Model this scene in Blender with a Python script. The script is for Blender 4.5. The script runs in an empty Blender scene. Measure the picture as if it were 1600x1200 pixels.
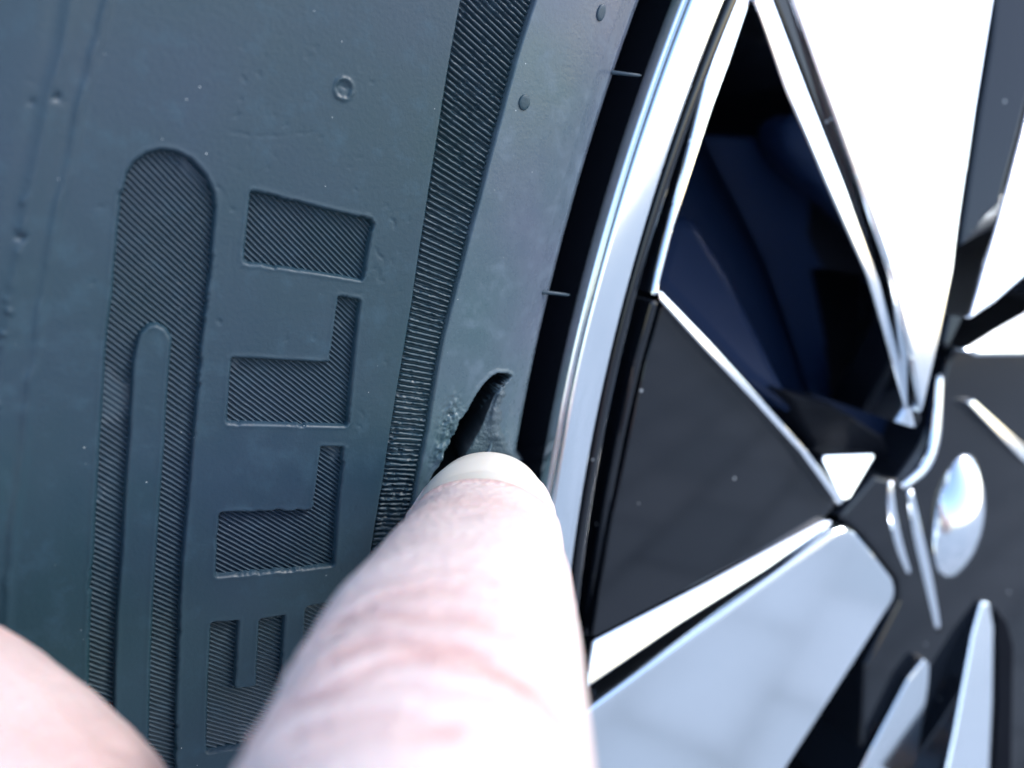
import bpy, bmesh, math, random
import numpy as np
from mathutils import Vector, Matrix

random.seed(7)
rng = np.random.default_rng(11)
S = bpy.context.scene
COL = S.collection

# ------------------------------------------------------------------ camera, sky, sun, exposure
# Wheel space (millimetres): origin = wheel centre, x right, y up, z out of the wheel towards the viewer.
# World space (metres): X = x, Y = -z, Z = y.
FPX = 1250.0                                        # focal length in pixels of a 1600 x 1200 picture
CM = np.array([[0.89809, 0.11883, -0.42346], [0.0, 0.96281, 0.27017], [0.43982, -0.24263, 0.86469]])
CP = np.array([-281.105, 78.083, 80.383])


def wv(p):
    return Vector((p[0] / 1000.0, -p[2] / 1000.0, p[1] / 1000.0))


cam_data = bpy.data.cameras.new('camera')
cam = bpy.data.objects.new('camera', cam_data)
COL.objects.link(cam)
cols = [wv(CM[:, i] * 1000.0) for i in range(3)]
m4 = Matrix.Identity(4)
for i in range(3):
    for j in range(3):
        m4[j][i] = cols[i][j]
m4.translation = wv(CP)
cam.matrix_world = m4
cam_data.sensor_width = 36.0
cam_data.lens = FPX / 1600.0 * 36.0
cam_data.clip_start = 0.002
cam_data.clip_end = 500.0
cam_data.dof.use_dof = True
cam_data.dof.focus_distance = 0.080
cam_data.dof.aperture_fstop = 17.0
S.camera = cam

SUN_DIR = Vector((0.62, -0.40, 0.68)).normalized()      # towards the sun
world = bpy.data.worlds.new('World')
S.world = world
world.use_nodes = True
wn = world.node_tree
sky = wn.nodes.new('ShaderNodeTexSky')
sky.sky_type = 'NISHITA'
sky.sun_disc = False
sky.sun_elevation = math.asin(SUN_DIR.z)
sky.sun_rotation = math.atan2(SUN_DIR.x, SUN_DIR.y)
sky.air_density = 1.0
sky.dust_density = 1.0
sky.ozone_density = 1.0
bg = wn.nodes['Background']
bg.inputs['Strength'].default_value = 0.15
wn.links.new(sky.outputs[0], bg.inputs['Color'])

sun_data = bpy.data.lights.new('sun', 'SUN')
sun_data.energy = 1.0
sun_data.angle = math.radians(16)
sun_data.color = (1.0, 0.975, 0.94)
sun = bpy.data.objects.new('sun', sun_data)
COL.objects.link(sun)
sun.rotation_euler = SUN_DIR.to_track_quat('Z', 'Y').to_euler()
sun.location = (0.5, -0.5, 1.0)

S.view_settings.view_transform = 'Standard'
S.view_settings.look = 'None'
S.view_settings.exposure = 1.7
S.view_settings.gamma = 1.0
S.view_settings.use_curve_mapping = False


# ------------------------------------------------------------------ helpers
def ray(px, py):
    return CM @ np.array([(px - 800.0) / FPX, -(py - 600.0) / FPX, -1.0])


def hit_z(px, py, z):
    d = ray(px, py)
    return CP + d * ((z - CP[2]) / d[2])


def hit_plane(px, py, p0, n):
    d = ray(px, py)
    return CP + d * (np.dot(p0 - CP, n) / np.dot(d, n))


def camp(X, Y, D):
    """camera millimetres (right, up, depth) -> wheel space; arrays allowed"""
    P = np.stack([np.asarray(X, float), np.asarray(Y, float), -np.asarray(D, float)], -1)
    return P @ CM.T + CP


def tag(o, label=None, cat=None, group=None, kind=None):
    for k, v in (('label', label), ('category', cat), ('group', group), ('kind', kind)):
        if v:
            o[k] = v
    return o


def link(name, me, mat, parent=None, smooth=True):
    me.materials.append(mat)
    if smooth:
        me.polygons.foreach_set('use_smooth', np.ones(len(me.polygons), bool))
    o = bpy.data.objects.new(name, me)
    COL.objects.link(o)
    if parent:
        o.parent = parent
    return o


def to_world(V):
    V = np.asarray(V, float)
    return np.stack([V[:, 0], -V[:, 2], V[:, 1]], -1) / 1000.0


def mesh_np(name, V, F, mat, parent=None, smooth=True):
    """V in wheel mm, F (n,4) or (n,3) int"""
    me = bpy.data.meshes.new(name)
    V = to_world(V)
    F = np.asarray(F, np.int32)
    k = F.shape[1]
    me.vertices.add(len(V))
    me.vertices.foreach_set('co', V.astype(np.float32).ravel())
    me.loops.add(F.size)
    me.loops.foreach_set('vertex_index', F.ravel())
    me.polygons.add(len(F))
    me.polygons.foreach_set('loop_start', np.arange(0, F.size, k, dtype=np.int32))
    me.polygons.foreach_set('loop_total', np.full(len(F), k, np.int32))
    me.update(calc_edges=True)
    me.validate()
    return link(name, me, mat, parent, smooth)


def mesh_py(name, V, F, mat, parent=None, smooth=False, bevel=0.0, seg=3, weld=False):
    me = bpy.data.meshes.new(name)
    bm = bmesh.new()
    vs = [bm.verts.new(wv(p)) for p in V]
    for f in F:
        try:
            bm.faces.new([vs[i] for i in f])
        except ValueError:
            pass
    if weld:
        bmesh.ops.remove_doubles(bm, verts=bm.verts, dist=1e-7)
    bmesh.ops.recalc_face_normals(bm, faces=bm.faces)
    if bevel > 0:
        bmesh.ops.bevel(bm, geom=list(bm.edges), offset=bevel / 1000.0, segments=seg, profile=0.5, affect='EDGES', clamp_overlap=True)
    bm.to_mesh(me)
    bm.free()
    return link(name, me, mat, parent, smooth)


def vnoise(x, y, seed):
    """smooth 2-D value noise in -1..1"""
    r = np.random.default_rng(seed)
    T = r.uniform(-1, 1, (256, 256))
    xi = np.floor(x).astype(int)
    yi = np.floor(y).astype(int)
    fx = x - xi
    fy = y - yi
    fx = fx * fx * (3 - 2 * fx)
    fy = fy * fy * (3 - 2 * fy)
    a = T[xi & 255, yi & 255]
    b = T[(xi + 1) & 255, yi & 255]
    c = T[xi & 255, (yi + 1) & 255]
    d = T[(xi + 1) & 255, (yi + 1) & 255]
    return (a * (1 - fx) + b * fx) * (1 - fy) + (c * (1 - fx) + d * fx) * fy


def sstep(a, b, x):
    t = np.clip((x - a) / (b - a), 0, 1)
    return t * t * (3 - 2 * t)


def sdf(P, x, y):
    """signed distance of points to a polygon, negative inside"""
    P = np.asarray(P, float)
    d = np.full(x.shape, 1e9)
    ins = np.zeros(x.shape, bool)
    n = len(P)
    for i in range(n):
        a, b = P[i], P[(i + 1) % n]
        e = b - a
        t = np.clip(((x - a[0]) * e[0] + (y - a[1]) * e[1]) / (e @ e), 0, 1)
        d = np.minimum(d, np.hypot(x - a[0] - t * e[0], y - a[1] - t * e[1]))
        c = (a[1] > y) != (b[1] > y)
        if e[1] != 0:
            ins ^= c & (x < (y - a[1]) / e[1] * e[0] + a[0])
    return np.where(ins, -d, d)


# ------------------------------------------------------------------ materials
def new_mat(name):
    m = bpy.data.materials.new(name)
    m.use_nodes = True
    nt = m.node_tree
    return m, nt, nt.nodes['Principled BSDF']


def N(nt, t, **kw):
    n = nt.nodes.new(t)
    for k, v in kw.items():
        if k in n.inputs:
            n.inputs[k].default_value = v
        else:
            setattr(n, k, v)
    return n


def ramp(nt, fac, stops):
    r = nt.nodes.new('ShaderNodeValToRGB')
    e = r.color_ramp.elements
    while len(e) < len(stops):
        e.new(0.5)
    for k, (p, c) in enumerate(stops):
        e[k].position = p
        e[k].color = (c[0], c[1], c[2], 1) if isinstance(c, tuple) else (c, c, c, 1)
    nt.links.new(fac, r.inputs[0])
    return r


def rubber(name, base, rough, dust=1.0, grain=0.00003):
    m, nt, b = new_mat(name)
    tc = N(nt, 'ShaderNodeTexCoord')
    n1 = N(nt, 'ShaderNodeTexNoise', Scale=38.0, Detail=3.0, Roughness=0.5)
    n2 = N(nt, 'ShaderNodeTexNoise', Scale=2600.0, Detail=3.0, Roughness=0.6)
    n3 = N(nt, 'ShaderNodeTexNoise', Scale=420.0, Detail=5.0, Roughness=0.65)
    vor = N(nt, 'ShaderNodeTexVoronoi', Scale=900.0)
    vor.inputs['Randomness'].default_value = 1.0
    for q in (n1, n2, n3, vor):
        nt.links.new(tc.outputs['Object'], q.inputs['Vector'])
    c0 = ramp(nt, n1.outputs['Fac'], [(0.3, (base[0] * 0.70, base[1] * 0.98, base[2] * 0.86)), (0.7, (base[0] * 1.25, base[1] * 1.02, base[2] * 1.18))])
    mx = N(nt, 'ShaderNodeMix', data_type='RGBA')
    lt = ramp(nt, n3.outputs['Fac'], [(0.52, 0.0), (0.72, 0.35)])
    nt.links.new(lt.outputs[0], mx.inputs[0])
    nt.links.new(c0.outputs[0], mx.inputs[6])
    mx.inputs[7].default_value = (base[0] * 1.9, base[1] * 1.9, base[2] * 1.9, 1)
    # rare pale grit grains: tiny discs around voronoi points, thinned by the cell colour
    d = ramp(nt, vor.outputs['Distance'], [(0.03, 1.0), (0.062, 0.0)])
    sep = N(nt, 'ShaderNodeSeparateColor')
    nt.links.new(vor.outputs['Color'], sep.inputs[0])
    pick = ramp(nt, sep.outputs[0], [(0.78, 0.0), (0.9, 1.0)])
    mu = N(nt, 'ShaderNodeMath', operation='MULTIPLY')
    nt.links.new(d.outputs[0], mu.inputs[0])
    nt.links.new(pick.outputs[0], mu.inputs[1])
    mu2 = N(nt, 'ShaderNodeMath', operation='MULTIPLY')
    nt.links.new(mu.outputs[0], mu2.inputs[0])
    mu2.inputs[1].default_value = dust
    mg = N(nt, 'ShaderNodeMix', data_type='RGBA')
    nt.links.new(mu2.outputs[0], mg.inputs[0])
    nt.links.new(mx.outputs[2], mg.inputs[6])
    mg.inputs[7].default_value = (0.55, 0.56, 0.55, 1)
    nt.links.new(mg.outputs[2], b.inputs['Base Color'])
    rr = ramp(nt, n3.outputs['Fac'], [(0.3, rough - 0.06), (0.7, rough + 0.08)])
    nt.links.new(rr.outputs[0], b.inputs['Roughness'])
    b.inputs['Specular IOR Level'].default_value = 0.38
    ad = N(nt, 'ShaderNodeMath', operation='MULTIPLY_ADD')
    nt.links.new(n3.outputs['Fac'], ad.inputs[0])
    ad.inputs[1].default_value = 0.35
    nt.links.new(n2.outputs['Fac'], ad.inputs[2])
    bp = N(nt, 'ShaderNodeBump')
    bp.inputs['Strength'].default_value = 1.0
    bp.inputs['Distance'].default_value = grain
    nt.links.new(ad.outputs[0], bp.inputs['Height'])
    nt.links.new(bp.outputs[0], b.inputs['Normal'])
    return m


M_RUB = rubber('tyre_rubber', (0.013, 0.0325, 0.047), 0.46)
M_RUBS = rubber('tyre_rubber_smooth_sheen', (0.060, 0.080, 0.102), 0.28, 0.8, 0.00002)  # smoother finish; base raised to paint the strip's pale sheen
M_RUBC = rubber('shaded_cut_rubber', (0.007, 0.010, 0.015), 0.55, 0.0, 0.00008)  # freshly cut rubber, darkened further to paint the shade in the pit
M_RUBF = rubber('tyre_rubber_recess', (0.0135, 0.0315, 0.047), 0.42, 0.5, 0.00001)
M_RUBR = rubber('torn_rubber', (0.045, 0.060, 0.076), 0.5, 1.0, 0.00022)


def metal(name, col, rough, lines=True):
    m, nt, b = new_mat(name)
    b.inputs['Base Color'].default_value = (*col, 1)
    b.inputs['Metallic'].default_value = 1.0
    tc = N(nt, 'ShaderNodeTexCoord')
    n1 = N(nt, 'ShaderNodeTexNoise', Scale=45.0, Detail=4.0)
    nt.links.new(tc.outputs['Object'], n1.inputs['Vector'])
    rr = ramp(nt, n1.outputs['Fac'], [(0.3, rough * 0.8), (0.7, rough * 1.25)])
    nt.links.new(rr.outputs[0], b.inputs['Roughness'])
    if lines:
        # lathe turning marks: rings about the wheel axis (object y)
        sp = N(nt, 'ShaderNodeSeparateXYZ')
        nt.links.new(tc.outputs['Object'], sp.inputs[0])
        cb = N(nt, 'ShaderNodeCombineXYZ')
        nt.links.new(sp.outputs[0], cb.inputs[0])
        nt.links.new(sp.outputs[2], cb.inputs[1])
        ln = N(nt, 'ShaderNodeVectorMath', operation='LENGTH')
        nt.links.new(cb.outputs[0], ln.inputs[0])
        nz = N(nt, 'ShaderNodeTexNoise', noise_dimensions='1D', Detail=2.0)
        nz.inputs['Scale'].default_value = 4000.0
        nt.links.new(ln.outputs['Value'], nz.inputs['W'])
        bp = N(nt, 'ShaderNodeBump')
        bp.inputs['Strength'].default_value = 0.35
        bp.inputs['Distance'].default_value = 0.000012
        nt.links.new(nz.outputs['Fac'], bp.inputs['Height'])
        nt.links.new(bp.outputs[0], b.inputs['Normal'])
    b.inputs['Coat Weight'].default_value = 0.6
    b.inputs['Coat Roughness'].default_value = 0.05
    return m


M_ALU = metal('machined_aluminium', (0.74, 0.79, 0.84), 0.13)
M_TRIM = metal('polished_bevel', (0.82, 0.86, 0.91), 0.10, False)


def gloss(name, col, rough, dust=True, coat=0.0, ior=1.45, spec=0.5):
    m, nt, b = new_mat(name)
    tc = N(nt, 'ShaderNodeTexCoord')
    vor = N(nt, 'ShaderNodeTexVoronoi', Scale=330.0)
    n1 = N(nt, 'ShaderNodeTexNoise', Scale=60.0, Detail=5.0, Roughness=0.6)
    nt.links.new(tc.outputs['Object'], vor.inputs['Vector'])
    nt.links.new(tc.outputs['Object'], n1.inputs['Vector'])
    d = ramp(nt, vor.outputs['Distance'], [(0.05, 1.0), (0.09, 0.0)])
    sep = N(nt, 'ShaderNodeSeparateColor')
    nt.links.new(vor.outputs['Color'], sep.inputs[0])
    pick = ramp(nt, sep.outputs[0], [(0.82, 0.0), (0.84, 1.0)])
    mu = N(nt, 'ShaderNodeMath', operation='MULTIPLY')
    nt.links.new(d.outputs[0], mu.inputs[0])
    nt.links.new(pick.outputs[0], mu.inputs[1])
    mg = N(nt, 'ShaderNodeMix', data_type='RGBA')
    nt.links.new(mu.outputs[0], mg.inputs[0])
    mg.inputs[6].default_value = (*col, 1)
    mg.inputs[7].default_value = (0.32, 0.34, 0.35, 1) if dust else (*col, 1)
    nt.links.new(mg.outputs[2], b.inputs['Base Color'])
    rr = ramp(nt, n1.outputs['Fac'], [(0.3, rough * 0.7), (0.75, rough * 1.6)])
    nt.links.new(rr.outputs[0], b.inputs['Roughness'])
    b.inputs['IOR'].default_value = ior
    b.inputs['Specular IOR Level'].default_value = spec
    b.inputs['Coat Weight'].default_value = coat
    b.inputs['Coat Roughness'].default_value = 0.03
    return m


M_BLK = gloss('gloss_black_paint', (0.006, 0.008, 0.012), 0.06)
M_RIMB = gloss('rim_black_paint', (0.003, 0.004, 0.007), 0.12, True, 0.0, 1.4, 0.22)
M_NAVY = gloss('black_paint_sky_tint', (0.004, 0.010, 0.030), 0.42, False, 0.0, 1.35, 0.12)  # black paint with the sky's navy reflection put into its colour
M_DARK = gloss('satin_black_paint', (0.003, 0.004, 0.007), 0.45, False, 0.0, 1.3, 0.08)


def skin_mat():
    m, nt, b = new_mat('skin')
    tc = N(nt, 'ShaderNodeTexCoord')
    at = N(nt, 'ShaderNodeAttribute', attribute_name='flush_shade')
    n1 = N(nt, 'ShaderNodeTexNoise', Scale=160.0, Detail=4.0)
    vor = N(nt, 'ShaderNodeTexVoronoi', Scale=1500.0)
    n2 = N(nt, 'ShaderNodeTexNoise', Scale=1500.0, Detail=3.0)
    for q in (n1, vor, n2):
        nt.links.new(tc.outputs['Object'], q.inputs['Vector'])
    c = ramp(nt, n1.outputs['Fac'], [(0.3, (0.58, 0.455, 0.425)), (0.7, (0.65, 0.525, 0.49))])
    mx = N(nt, 'ShaderNodeMix', data_type='RGBA')
    nt.links.new(at.outputs['Fac'], mx.inputs[0])
    nt.links.new(c.outputs[0], mx.inputs[6])
    mx.inputs[7].default_value = (0.46, 0.22, 0.19, 1)
    nt.links.new(mx.outputs[2], b.inputs['Base Color'])
    b.inputs['Roughness'].default_value = 0.5
    b.inputs['Subsurface Weight'].default_value = 0.35
    b.inputs['Subsurface Radius'].default_value = (1.0, 0.35, 0.2)
    b.inputs['Subsurface Scale'].default_value = 0.0025
    ad = N(nt, 'ShaderNodeMath', operation='MULTIPLY_ADD')
    nt.links.new(vor.outputs['Distance'], ad.inputs[0])
    ad.inputs[1].default_value = 0.9
    nt.links.new(n2.outputs['Fac'], ad.inputs[2])
    bp = N(nt, 'ShaderNodeBump')
    bp.inputs['Strength'].default_value = 0.6
    bp.inputs['Distance'].default_value = 0.00020
    nt.links.new(ad.outputs[0], bp.inputs['Height'])
    nt.links.new(bp.outputs[0], b.inputs['Normal'])
    return m


M_SKIN = skin_mat()


def nail_mat():
    m, nt, b = new_mat('nail')
    tc = N(nt, 'ShaderNodeTexCoord')
    n1 = N(nt, 'ShaderNodeTexNoise', Scale=220.0, Detail=3.0)
    nt.links.new(tc.outputs['Object'], n1.inputs['Vector'])
    c = ramp(nt, n1.outputs['Fac'], [(0.3, (0.70, 0.64, 0.55)), (0.7, (0.76, 0.70, 0.62))])
    nt.links.new(c.outputs[0], b.inputs['Base Color'])
    b.inputs['Roughness'].default_value = 0.32
    b.inputs['Subsurface Weight'].default_value = 0.25
    b.inputs['Subsurface Radius'].default_value = (1.0, 0.6, 0.4)
    b.inputs['Subsurface Scale'].default_value = 0.001
    return m


M_NAIL = nail_mat()


def paving_mat():
    m, nt, b = new_mat('concrete_paving')
    tc = N(nt, 'ShaderNodeTexCoord')
    br = N(nt, 'ShaderNodeTexBrick')
    mp = N(nt, 'ShaderNodeMapping')
    mp.inputs['Rotation'].default_value[2] = math.radians(28)
    nt.links.new(tc.outputs['Object'], mp.inputs['Vector'])
    nt.links.new(mp.outputs[0], br.inputs['Vector'])
    br.inputs['Scale'].default_value = 2.6
    br.inputs['Mortar Size'].default_value = 0.012
    br.inputs['Color1'].default_value = (0.26, 0.29, 0.31, 1)
    br.inputs['Color2'].default_value = (0.36, 0.38, 0.40, 1)
    br.inputs['Mortar'].default_value = (0.08, 0.09, 0.09, 1)
    n1 = N(nt, 'ShaderNodeTexNoise', Scale=14.0, Detail=6.0)
    nt.links.new(tc.outputs['Object'], n1.inputs['Vector'])
    mx = N(nt, 'ShaderNodeMix', data_type='RGBA', blend_type='MULTIPLY')
    mx.inputs[0].default_value = 0.12
    r = ramp(nt, n1.outputs['Fac'], [(0.25, 0.6), (0.75, 1.25)])
    nt.links.new(br.outputs['Color'], mx.inputs[6])
    nt.links.new(r.outputs[0], mx.inputs[7])
    nt.links.new(mx.outputs[2], b.inputs['Base Color'])
    b.inputs['Roughness'].default_value = 0.9
    bp = N(nt, 'ShaderNodeBump')
    bp.inputs['Distance'].default_value = 0.003
    nt.links.new(n1.outputs['Fac'], bp.inputs['Height'])
    nt.links.new(bp.outputs[0], b.inputs['Normal'])
    return m


M_PAVE = paving_mat()

# ------------------------------------------------------------------ the ground the wheel stands on (seen in the paint and metal)
R_OUT = 338.0
gm = bpy.data.meshes.new('ground')
bm = bmesh.new()
g = 150.0
bmesh.ops.create_grid(bm, x_segments=2, y_segments=2, size=g)
bm.to_mesh(gm)
bm.free()
ground = link('ground', gm, M_PAVE, smooth=False)
ground.location = (0, 0, -R_OUT / 1000.0)
tag(ground, 'grey paving mirrored in the wheel', kind='structure')

# ------------------------------------------------------------------ the wheel: tyre
wheel = bpy.data.objects.new('car_wheel', None)
COL.objects.link(wheel)
wheel.empty_display_size = 0.05
tag(wheel, 'black tyre with a torn sidewall on a black and machined alloy wheel', 'wheel')

PR = np.array([243.6, 244.2, 244.9, 246.0, 248.4, 251, 254, 257.5, 262, 269, 280, 290, 298, 305, 312])
PZ = np.array([-9.0, -3.0, -0.8, 0.6, 2.2, 3.2, 3.85, 4.2, 4.6, 5.2, 6.0, 7.3, 8.7, 9.6, 9.8])


def prof(r):
    """sidewall height over the wheel plane, smoothed piecewise profile"""
    r = np.asarray(r, float)
    s = np.zeros_like(r)
    for k in (-0.6, -0.3, 0, 0.3, 0.6):
        s = s + np.interp(r + k * np.clip((r - 247.5) / 4, 0, 3), PR, PZ)
    return s / 5


def hit_tyre(px, py):
    z = 5.0
    for _ in range(12):
        p = hit_z(px, py, z)
        z = float(prof(np.hypot(p[0], p[1])))
    return p


RM = 268.0


def uv(px, py):
    """picture point on the tyre -> (arc length, radius) on the sidewall, mm"""
    p = hit_tyre(px, py)
    return np.array([math.atan2(p[1], -p[0]) * RM, math.hypot(p[0], p[1])])


def poly(pts):
    return np.array([uv(*p) for p in pts])


def surf(s, r, h):
    """(arc, radius, height above the profile) -> wheel space"""
    th = s / RM
    z = prof(r) + h
    return np.stack([-r * np.cos(th), r * np.sin(th), z], -1)


P_I = poly([(393, 297), (580, 343), (583, 350), (570, 434), (565, 438), (382, 411), (379, 406), (390, 300)])
P_L1 = poly([(528, 463), (561, 467), (564, 471), (545, 662), (541, 667), (356, 663), (353, 658), (360, 561), (364, 558), (514, 566)])
P_L2 = poly([(501, 697), (535, 698), (538, 702), (524, 882), (520, 886), (339, 903), (335, 899), (341, 804), (346, 800), (484, 797), (489, 792)])
P_E = poly([(332, 973), (374, 969), (368, 1076), (399, 1072), (404, 971), (408, 967), (446, 961), (440, 1068), (471, 1062), (476, 952), (481, 947),
            (519, 940), (522, 944), (503, 1148), (325, 1178), (321, 1174), (328, 977)])
P_P = poly([(190, 300), (196, 272), (208, 252), (228, 238), (250, 232), (275, 235), (300, 248), (322, 272), (335, 300), (338, 325), (330, 420),
            (320, 500), (308, 640), (296, 780), (286, 880), (279, 1040), (276, 1200), (275, 1290), (133, 1290), (134, 1200), (136, 1048),
            (138, 960), (144, 860), (150, 740), (156, 640), (164, 520), (172, 460), (182, 344)])
P_C = poly([(214, 545), (220, 522), (232, 510), (245, 509), (258, 516), (266, 530), (260, 600), (254, 700), (244, 840), (236, 960), (231, 1120),
            (229, 1260), (178, 1260), (180, 1100), (184, 960), (192, 860), (204, 680), (210, 568)])
A_PTS = [(772, -260), (719, 0), (700, 104), (681, 224), (664, 332), (642, 478), (624, 584), (598, 748), (578, 868), (560, 1000), (545, 1150), (536, 1300)]
B_PTS = [(920, -230), (838, 0), (816, 68), (784, 188), (752, 312), (720, 436), (694, 536), (670, 676), (656, 744), (643, 830), (632, 930), (620, 1100), (610, 1300)]
P_BAND = poly(A_PTS + B_PTS[::-1])
P_CUT = poly([(800, 588), (790, 583), (776, 583), (768, 587), (754, 602), (744, 616), (735, 632), (728, 645), (719, 660), (708, 682), (697, 706), (684, 730),
              (670, 752), (700, 775), (740, 740), (764, 700), (769, 672), (768, 648), (773, 626), (782, 606)])
LINE1 = poly([(176, -30), (170, 0), (148, 80), (124, 180), (100, 288), (74, 420), (52, 572), (36, 704), (22, 820), (10, 960), (4, 1100)])
LINE2 = poly([(112, -30), (104, 20), (94, 84), (82, 120), (74, 152), (60, 224), (50, 272), (40, 320), (32, 372), (20, 430), (4, 548), (-10, 640)])


def edge_rag(s, r, seed, amp):
    return amp * (np.clip(vnoise(s / 0.55, r / 0.55, seed), -0.1, 1) + 0.5 * np.clip(vnoise(s / 0.23, r / 0.23, seed + 1), -0.2, 1)) * sstep(-0.15, 0.55, vnoise(s / 2.6, r / 2.6, seed + 2))


DEPTH = 0.75


def fields(s, r):
    """distance fields of everything cut into the sidewall"""
    def local(P, pad=2.0):
        lo = P.min(0) - pad
        hi = P.max(0) + pad
        k = (s > lo[0]) & (s < hi[0]) & (r > lo[1]) & (r < hi[1])
        out = np.full(s.shape, 9.0)
        if k.any():
            out[k] = sdf(P, s[k], r[k])
        return out
    rag = edge_rag(s, r, 5, 0.19)
    f = {}
    f['i'] = local(P_I) - rag
    f['l1'] = local(P_L1) - rag
    f['l2'] = local(P_L2) - rag
    f['e'] = local(P_E) - 0.5 * rag
    f['p'] = np.maximum(local(P_P) - rag, -local(P_C) - 0.0)
    f['band'] = local(P_BAND)
    f['cut'] = local(P_CUT) - 1.2 * rag - 0.05 * vnoise(s / 0.35, r / 0.35, 8)
    return f


def height(s, r, f):
    h = np.zeros_like(s)
    # gentle unevenness of moulded rubber
    h += 0.02 * vnoise(s / 11.0, r / 11.0, 31) + 0.0025 * vnoise(s / 2.3, r / 2.3, 32)
    # mould lines towards the shoulder
    r1 = np.interp(s, LINE1[::-1, 0], LINE1[::-1, 1])
    r2 = np.interp(s, LINE2[::-1, 0], LINE2[::-1, 1])
    n1 = vnoise(s / 1.3, s * 0, 41)
    h += (0.16 + 0.05 * n1) * np.exp(-((r - r1 - 0.1 * n1) / 0.35) ** 2)
    h += 0.28 * sstep(0.0, 1.6, r - r1 - 0.4) * sstep(9, 2, r - r1)
    nick = np.clip(vnoise(s / 0.42, r * 0 + 3.5, 42) + 0.1, 0, 1) * sstep(-0.4, 0.4, vnoise(s / 3.0, r * 0 + 9.5, 43))
    h += 0.42 * nick * np.exp(-((r - r2 - 0.25 * vnoise(s / 0.6, s * 0 + 5, 44)) / 0.22) ** 2)
    h -= 0.08 * np.exp(-((r - r2 - 0.7) / 0.5) ** 2)
    h += 0.10 * np.exp(-((r - r2 + 0.2) / 0.35) ** 2)
    # recessed letters and ribbed band: steep walls that dive below the floors
    for k in ('i', 'l1', 'l2', 'e', 'p'):
        h += -(DEPTH + 0.35) * sstep(0.04, -0.34, f[k])
        h += 0.05 * np.exp(-((f[k] - 0.12) / 0.16) ** 2)
    # the band side of the plate is a crisp edge; towards the rim the wall is rounded
    h += -1.25 * sstep(0.02, -0.40, f['band']) * 1.0
    # cut
    deep = sstep(0.05, -0.42, f['cut'])
    h += -9.0 * deep
    h += 0.16 * np.exp(-((f['cut'] - 0.15) / 0.3) ** 2)
    # chewed rubber beside the cut
    q = uv(704, 655)
    q2 = uv(690, 715)
    mk = np.exp(-(((s - q[0]) / 2.3) ** 2 + ((r - q[1]) / 1.1) ** 2)) + 0.8 * np.exp(-(((s - q2[0]) / 2.0) ** 2 + ((r - q2[1]) / 1.3) ** 2))
    h += mk * (0.34 * vnoise(s / 0.62 + r * 0.8, r / 0.36, 51) + 0.2 * vnoise(s / 0.25, r / 0.17, 52) + 0.2 * vnoise(s / 1.4, r / 0.8, 53)) * (f['cut'] > -0.1) * (f['band'] > -0.1)
    # nicks and fine scratches of the plate
    for (ax, ay, bx, by, dpt, wd) in scr:
        a, b = np.array([ax, ay]), np.array([bx, by])
        e = b - a
        k = (np.abs(s - (ax + bx) / 2) < abs(bx - ax) / 2 + 1) & (np.abs(r - (ay + by) / 2) < abs(by - ay) / 2 + 1)
        if k.any():
            t = np.clip(((s[k] - ax) * e[0] + (r[k] - ay) * e[1]) / (e @ e), 0, 1)
            dd = np.hypot(s[k] - ax - t * e[0], r[k] - ay - t * e[1] + 0.12 * np.sin(t * 7 + ax))
            h[k] -= dpt * np.exp(-(dd / wd) ** 2) * np.sin(np.pi * np.clip(t * 0.9 + 0.05, 0, 1))
    # ejector mark
    for (px, py, ra, rb) in ((537, 139, 0.85, 0.78),):
        c = uv(px, py)
        dd = np.hypot((s - c[0]) / ra, (r - c[1]) / rb)
        h += 0.16 * np.exp(-((dd - 1) / 0.18) ** 2) - 0.10 * sstep(1.05, 0.8, dd) + 0.06 * vnoise(s / 0.3, r / 0.3, 61) * (dd < 1.2)
    return h


scr = []
for (x0, y0, x1, y1, dpt, wd) in ((585, 385, 600, 410, .10, .13), (612, 340, 618, 358, .14, .12), (590, 420, 594, 440, .1, .12), (355, 205, 400, 213, .06, .11),
                                  (400, 213, 445, 212, .06, .11), (445, 212, 495, 205, .05, .10), (338, 285, 352, 312, .06, .09), (361, 325, 366, 330, .12, .14),
                                  (85, 148, 92, 156, .35, .3), (48, 155, 52, 164, .2, .2), (28, 365, 38, 378, .35, .3), (600, 560, 606, 575, .08, .1),
                                  (340, 500, 346, 506, .14, .14), (362, 355, 363, 440, .03, .09), (556, 660, 566, 672, .08, .1), (560, 640, 570, 652, .08, .1),
                                  (160, 320, 154, 326, .1, .12), (140, 445, 148, 440, .1, .14), (552, 790, 556, 800, .08, .1), (40, 120, 52, 132, .07, .1)):
    a, b = uv(x0, y0), uv(x1, y1)
    scr.append((a[0], a[1], b[0], b[1], dpt, wd))
for _ in range(70):
    a = uv(random.uniform(330, 640), random.uniform(60, 900))
    L = random.uniform(0.15, 0.7)
    t = random.gauss(0.0, 0.5)
    scr.append((a[0], a[1], a[0] + L * math.cos(t), a[1] + L * math.sin(t), random.uniform(.03, .09), random.uniform(.07, .11)))

TH0, TH1 = math.radians(-3.0), math.radians(28.0)
S0, S1 = TH0 * RM, TH1 * RM


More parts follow.
